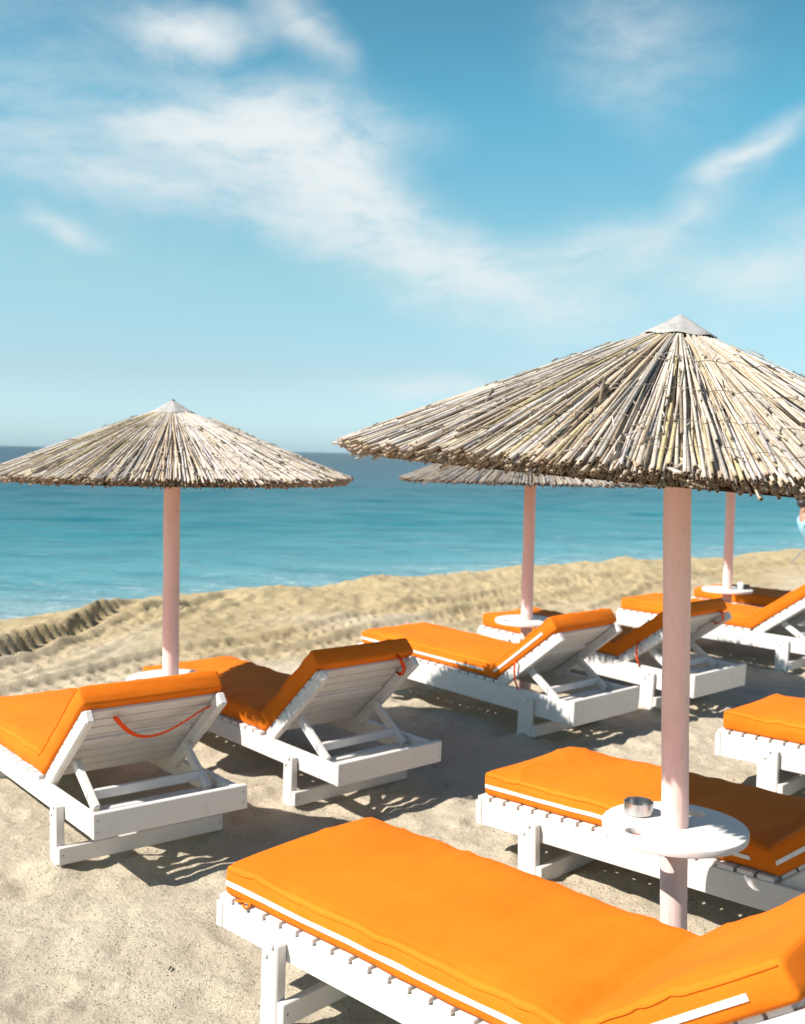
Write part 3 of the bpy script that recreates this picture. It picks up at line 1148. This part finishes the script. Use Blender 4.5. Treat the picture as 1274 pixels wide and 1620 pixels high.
    for q, z in prof:
        for k in range(n):
            a = 2 * math.pi * k / n
            wob = 1 + .03 * math.sin(5 * a + seed) * q / .14
            V2.append((q * wob * math.cos(a), q * wob * math.sin(a), rise + z - .010 + (layers - 6) * .007 + .004 * math.sin(7 * a + seed * 2) * q / .14))
    for i in range(len(prof) - 1):
        for k in range(n):
            F2.append((i * n + k, i * n + (k + 1) % n, (i + 1) * n + (k + 1) % n, (i + 1) * n + k))
    F2.append(tuple(range(n))[::-1])
    cp = obj('cap', mesh('cap', V2, F2), M_CAP, root, True)
    cp.matrix_local = Mc
    kn = obj('cap_knot', lathe([(.0, .040), (.010, .042), (.011, .048), (.007, .054), (.0, .056)], 12), M_NAIL, root, True)
    kn.matrix_local = Mc @ Matrix.Translation((.002, 0, rise))
    # ribs below
    for k in range(8):
        a = 2 * math.pi * k / 8 + .3
        rb = obj('rib', tube([surf(.06, a, -.035), surf(R - .12, a, -.03)], .011, 8), M_POLE, root, True)
        rb.matrix_local = Mc
    return root, Mc, surf


UC = (.905, 3.30)
uc, uc_M, uc_surf = make_umbrella(UC, (-.026, 0), 1.625, 2.095, 1.005, (math.radians(.8), math.radians(3.8)), .535,
                         'sharp-edged pale reed umbrella with ashtray on its tray between orange cushions', 800, 6, 300, 0, 1)
make_umbrella((-1.208, 5.49), (0, 0), 1.525, 1.905, .925, (0, 0), .495,
              'pale reed umbrella between the lounger with hanging strap and its shaded neighbour', 700, 5, 300, 0, 2)
make_umbrella((.918, 7.576), (0, 0), 1.51, 1.89, .935, (0, 0), .52,
              'weathered grey reed umbrella between the two loungers with deep rails', 560, 3, 0, .8, 3)
make_umbrella((3.03, 9.70), (0, 0), 1.60, 2.02, .93, (0, 0), .515,
              'umbrella pole and tray with a small cup beside the blue-grey shaded rail', 480, 3, 0, .3, 4, holes=False)

# a few stray canes on the big canopy
for (ra, pa, rb_, pb, off) in ((.30, 2.55, .52, 2.50, .075), (.62, 3.58, .70, 3.70, .062), (.40, 2.2, .62, 2.26, .07), (.55, 4.15, .66, 4.2, .065)):
    a_, b_ = Vector(uc_surf(ra, pa, off)), Vector(uc_surf(rb_, pb, off - .015))
    o = obj('reed', tube([a_, (a_ + b_) / 2 + Vector((0, 0, .004)), b_], .004, 6), M_WIRE, uc)
    o.matrix_local = uc_M

# ------------------------------------------------------------------ small things
TZ = .535 + .0005
ash = empty('ashtray', (UC[0] - .108, UC[1] + .098, TZ))
tag(ash, 'round brushed steel ashtray standing on the white tray', 'ashtray')
prof = [(.0, .001), (.044, .001), (.0475, .005), (.0480, .034), (.0478, .0415), (.0462, .0415), (.0455, .034), (.0445, .006), (.0, .005)]
n = 120
V2, F2 = [], []
for i, (q, z) in enumerate(prof):
    for k in range(n):
        a = 2 * math.pi * k / n
        notch = min(abs((a - c + math.pi) % (2 * math.pi) - math.pi) for c in (.25, 2.5, 4.9))
        dz = -.007 * max(0, 1 - notch / .11) if i in (4, 5) else 0
        V2.append((q * math.cos(a), q * math.sin(a), z + dz))
for i in range(len(prof) - 1):
    for k in range(n):
        F2.append((i * n + k, i * n + (k + 1) % n, (i + 1) * n + (k + 1) % n, (i + 1) * n + k))
o = obj('bowl', mesh('bowl', V2, F2), M_STEEL, ash)
o.data.polygons.foreach_set('use_smooth', [True] * len(o.data.polygons))
m_ = o.modifiers.new('edge', 'EDGE_SPLIT')
m_.split_angle = math.radians(40)

cup = obj('paper_cup', lathe([(0, 0), (.022, 0), (.028, .06), (.026, .06), (.02, .004), (0, .004)], 20), M_CUPW, None, True)
cup.location = (3.03 + .115, 9.70 - .03, .517)
tag(cup, 'small white cup on the tray of the farther umbrella pole', 'cup')
box = obj('lighter', cbox(.05, .03, .045, .004), M_DARK)
box.location = (3.03 + .172, 9.70 - .02, .5395)
tag(box, 'small dark box beside the white cup on the tray', 'box')

# pebbles and shell grit on the sand
pr = random.Random(3)
PV, PF = [], []
ico = bmesh.new()
bmesh.ops.create_icosphere(ico, subdivisions=1, radius=1)
iv = np.array([v.co[:] for v in ico.verts])
ifc = [tuple(v.index for v in f.verts) for f in ico.faces]
ico.free()
pos = [(pr.uniform(-1.8, 1.2), 2.4 + 4.5 * pr.random() ** 1.6) for _ in range(900)]
hz = sand_height(np.array([p[0] for p in pos]), np.array([p[1] for p in pos]))
for (px, py), z in zip(pos, hz):
    s_ = .0018 + .0045 * pr.random() ** 5
    sc = np.array([pr.uniform(.7, 1.4), pr.uniform(.7, 1.2), pr.uniform(.5, .8)]) * s_
    PF += [tuple(i + len(PV) * 12 for i in f) for f in ifc]
    PV.append(iv * sc * (1 + .15 * (rng.random((12, 1)) - .5)) + np.array([px, py, z + s_ * .25]))
M_PEB = simple('pebble_stone', (.40, .35, .28), .8)
tag(obj('pebbles', mesh('pebbles', np.concatenate(PV).tolist(), PF), M_PEB), 'loose grit and small pebbles on the sand', 'pebbles', kind='stuff')

tw = ground_at(270, 1527)
th_z = float(sand_height(np.array([tw.x]), np.array([tw.y]))[0])
o = obj('dry_leaf', tube([(tw.x - .004, tw.y - .014, th_z + .006), (tw.x, tw.y, th_z + .010), (tw.x - .002, tw.y + .018, th_z + .006)], [.0012, .004, .001], 6), M_DARK)
tag(o, 'thin dark curled leaf lying on the open sand', 'leaf')


# ------------------------------------------------------------------ person on a low folding chair near the water
def skin_mesh(nodes, edges, name, mat, parent, sub=2):
    me = bpy.data.meshes.new(name)
    me.from_pydata([n_[0] for n_ in nodes], edges, [])
    o = bpy.data.objects.new(name, me)
    COL.objects.link(o)
    sk = o.modifiers.new('skin', 'SKIN')
    sk.use_smooth_shade = True
    for i, n_ in enumerate(nodes):
        rr = n_[1]
        me.skin_vertices[0].data[i].radius = rr if hasattr(rr, '__len__') else (rr, rr)
    me.skin_vertices[0].data[0].use_root = True
    ss = o.modifiers.new('sub', 'SUBSURF')
    ss.levels = ss.render_levels = sub
    dg = bpy.context.evaluated_depsgraph_get()
    out = bpy.data.meshes.new_from_object(o.evaluated_get(dg))
    bpy.data.objects.remove(o)
    out.materials.clear()
    return obj(name, out, mat, parent, True)


PX, PY = 6.58, 16.5
gz = float(sand_height(np.array([PX]), np.array([PY]))[0])
per = empty('person', (PX, PY, gz))
tag(per, 'person in light blue top sitting back in a low chair by the water', 'person')
# one continuous body facing +X, leaning back, head bowed
N = [((0, 0, .36), (.14, .13)), ((-.08, 0, .50), (.12, .15)), ((-.17, 0, .66), (.115, .17)), ((-.235, 0, .765), (.08, .13)),
     ((-.262, 0, .83), (.052, .052)), ((-.245, 0, .885), (.075, .07)), ((-.255, 0, .945), (.088, .076)), ((-.26, 0, .99), (.06, .06)),
     ((.05, .10, .35), (.085, .085)), ((.42, .13, .43), (.062, .062)), ((.52, .13, .10), (.042, .042)), ((.62, .13, .045), (.035, .03)),
     ((.05, -.10, .35), (.085, .085)), ((.42, -.13, .43), (.062, .062)), ((.52, -.13, .10), (.042, .042)), ((.62, -.13, .045), (.035, .03)),
     ((-.215, .19, .735), (.055, .055)), ((-.10, .24, .55), (.045, .045)), ((.14, .20, .50), (.033, .033)), ((.19, .19, .495), (.028, .024)),
     ((-.215, -.19, .735), (.055, .055)), ((-.10, -.24, .55), (.045, .045)), ((.14, -.20, .50), (.033, .033)), ((.19, -.19, .495), (.028, .024))]
E_ = [(0, 1), (1, 2), (2, 3), (3, 4), (4, 5), (5, 6), (6, 7), (0, 8), (8, 9), (9, 10), (10, 11), (0, 12), (12, 13), (13, 14), (14, 15),
      (3, 16), (16, 17), (17, 18), (18, 19), (3, 20), (20, 21), (21, 22), (22, 23)]
fi = len(N)
for sgn, wr in ((1, 19), (-1, 23)):
    for k in range(4):
        yb = sgn * (.175 + .012 * k)
        N += [((.235 + .004 * (k in (1, 2)), yb, .500), (.009, .009)), ((.262, yb, .482), (.008, .008)), ((.268, yb, .462), (.007, .007))]
        E_ += [(wr, fi), (fi, fi + 1), (fi + 1, fi + 2)]
        fi += 3
    N += [((.20, sgn * .158, .50), (.010, .010)), ((.225, sgn * .145, .485), (.008, .008))]
    E_ += [(wr, fi), (fi, fi + 1)]
    fi += 2
N += [((-.155, 0, .895), (.014, .012))]           # nose
E_ += [(5, fi)]
skin_mesh(N, E_, 'body', M_SKIN, per)
T_ = [(p_, (r_[0] * 1.2, r_[1] * 1.2)) for p_, r_ in [((0, 0, .37), (.16, .15)), ((-.08, 0, .50), (.135, .165)), ((-.17, 0, .66), (.13, .185)), ((-.23, 0, .755), (.09, .145)),
      ((-.215, .19, .735), (.068, .068)), ((-.13, .225, .60), (.06, .06)), ((-.215, -.19, .735), (.068, .068)), ((-.13, -.225, .60), (.06, .06))]]
skin_mesh(T_, [(0, 1), (1, 2), (2, 3), (3, 4), (4, 5), (3, 6), (6, 7)], 'shirt', M_BLUE, per)
S_n = [((0, 0, .345), (.155, .155)), ((.05, .10, .35), (.10, .10)), ((.28, .12, .40), (.09, .09)), ((.05, -.10, .35), (.10, .10)), ((.28, -.12, .40), (.09, .09))]
skin_mesh(S_n, [(0, 1), (1, 2), (0, 3), (3, 4)], 'shorts', M_NAVY, per)
hb = bmesh.new()
bmesh.ops.create_icosphere(hb, subdivisions=3, radius=1)
for v in hb.verts:
    c_ = v.co
    front = max(0, c_.x) * max(0, .55 - c_.z)
    k_ = (1 - .45 * front) * (1 + .04 * math.sin(9 * c_.y + 5 * c_.z))
    v.co = Vector((-.268 + .098 * c_.x * k_ - .012, .088 * c_.y * k_, .965 + .085 * c_.z * (1 if c_.z > 0 else .9)))
hm = bpy.data.meshes.new('hair')
hb.to_mesh(hm)
hb.free()
obj('hair', hm, M_HAIR, per, True)
for sgn in (1, -1):
    V2 = (iv * np.array([.006, .009, .006])) + np.array([-.172, sgn * .03, .935])
    obj('eye', mesh('eye', V2.tolist(), ifc), M_HAIR, per, True)
    V2 = (iv * np.array([.016, .008, .028])) + np.array([-.25, sgn * .080, .915])
    obj('ear', mesh('ear', V2.tolist(), ifc), M_SKIN, per, True)
V2 = (iv * np.array([.008, .022, .005])) + np.array([-.176, 0, .858])
obj('mouth', mesh('mouth', V2.tolist(), ifc), simple('lips', (.42, .16, .13), .5), per, True)

ch = empty('beach_chair', (PX, PY, gz))
tag(ch, 'low folding chair with grey tube legs under the seated person', 'folding chair')
for sgn in (1, -1):
    obj('leg', tube([(-.36, sgn * .27, -.03), (.10, sgn * .27, .50)], .011, 8), M_GREYT, ch, True)
    obj('leg', tube([(.36, sgn * .27, -.03), (.02, sgn * .27, .24), (-.10, sgn * .27, .30), (-.235, sgn * .27, .60)], .011, 8), M_GREYT, ch, True)
    obj('armrest', box_at(-.16, .28, sgn * .25, sgn * .30, .495, .512), M_GREYT, ch)
obj('seat', box_at(-.06, .36, -.27, .27, .195, .215, .006), M_BLUE, ch)
obj('seat_back', beam((-.07, 0, .22), (-.245, 0, .60), .48, .014), M_BLUE, ch)
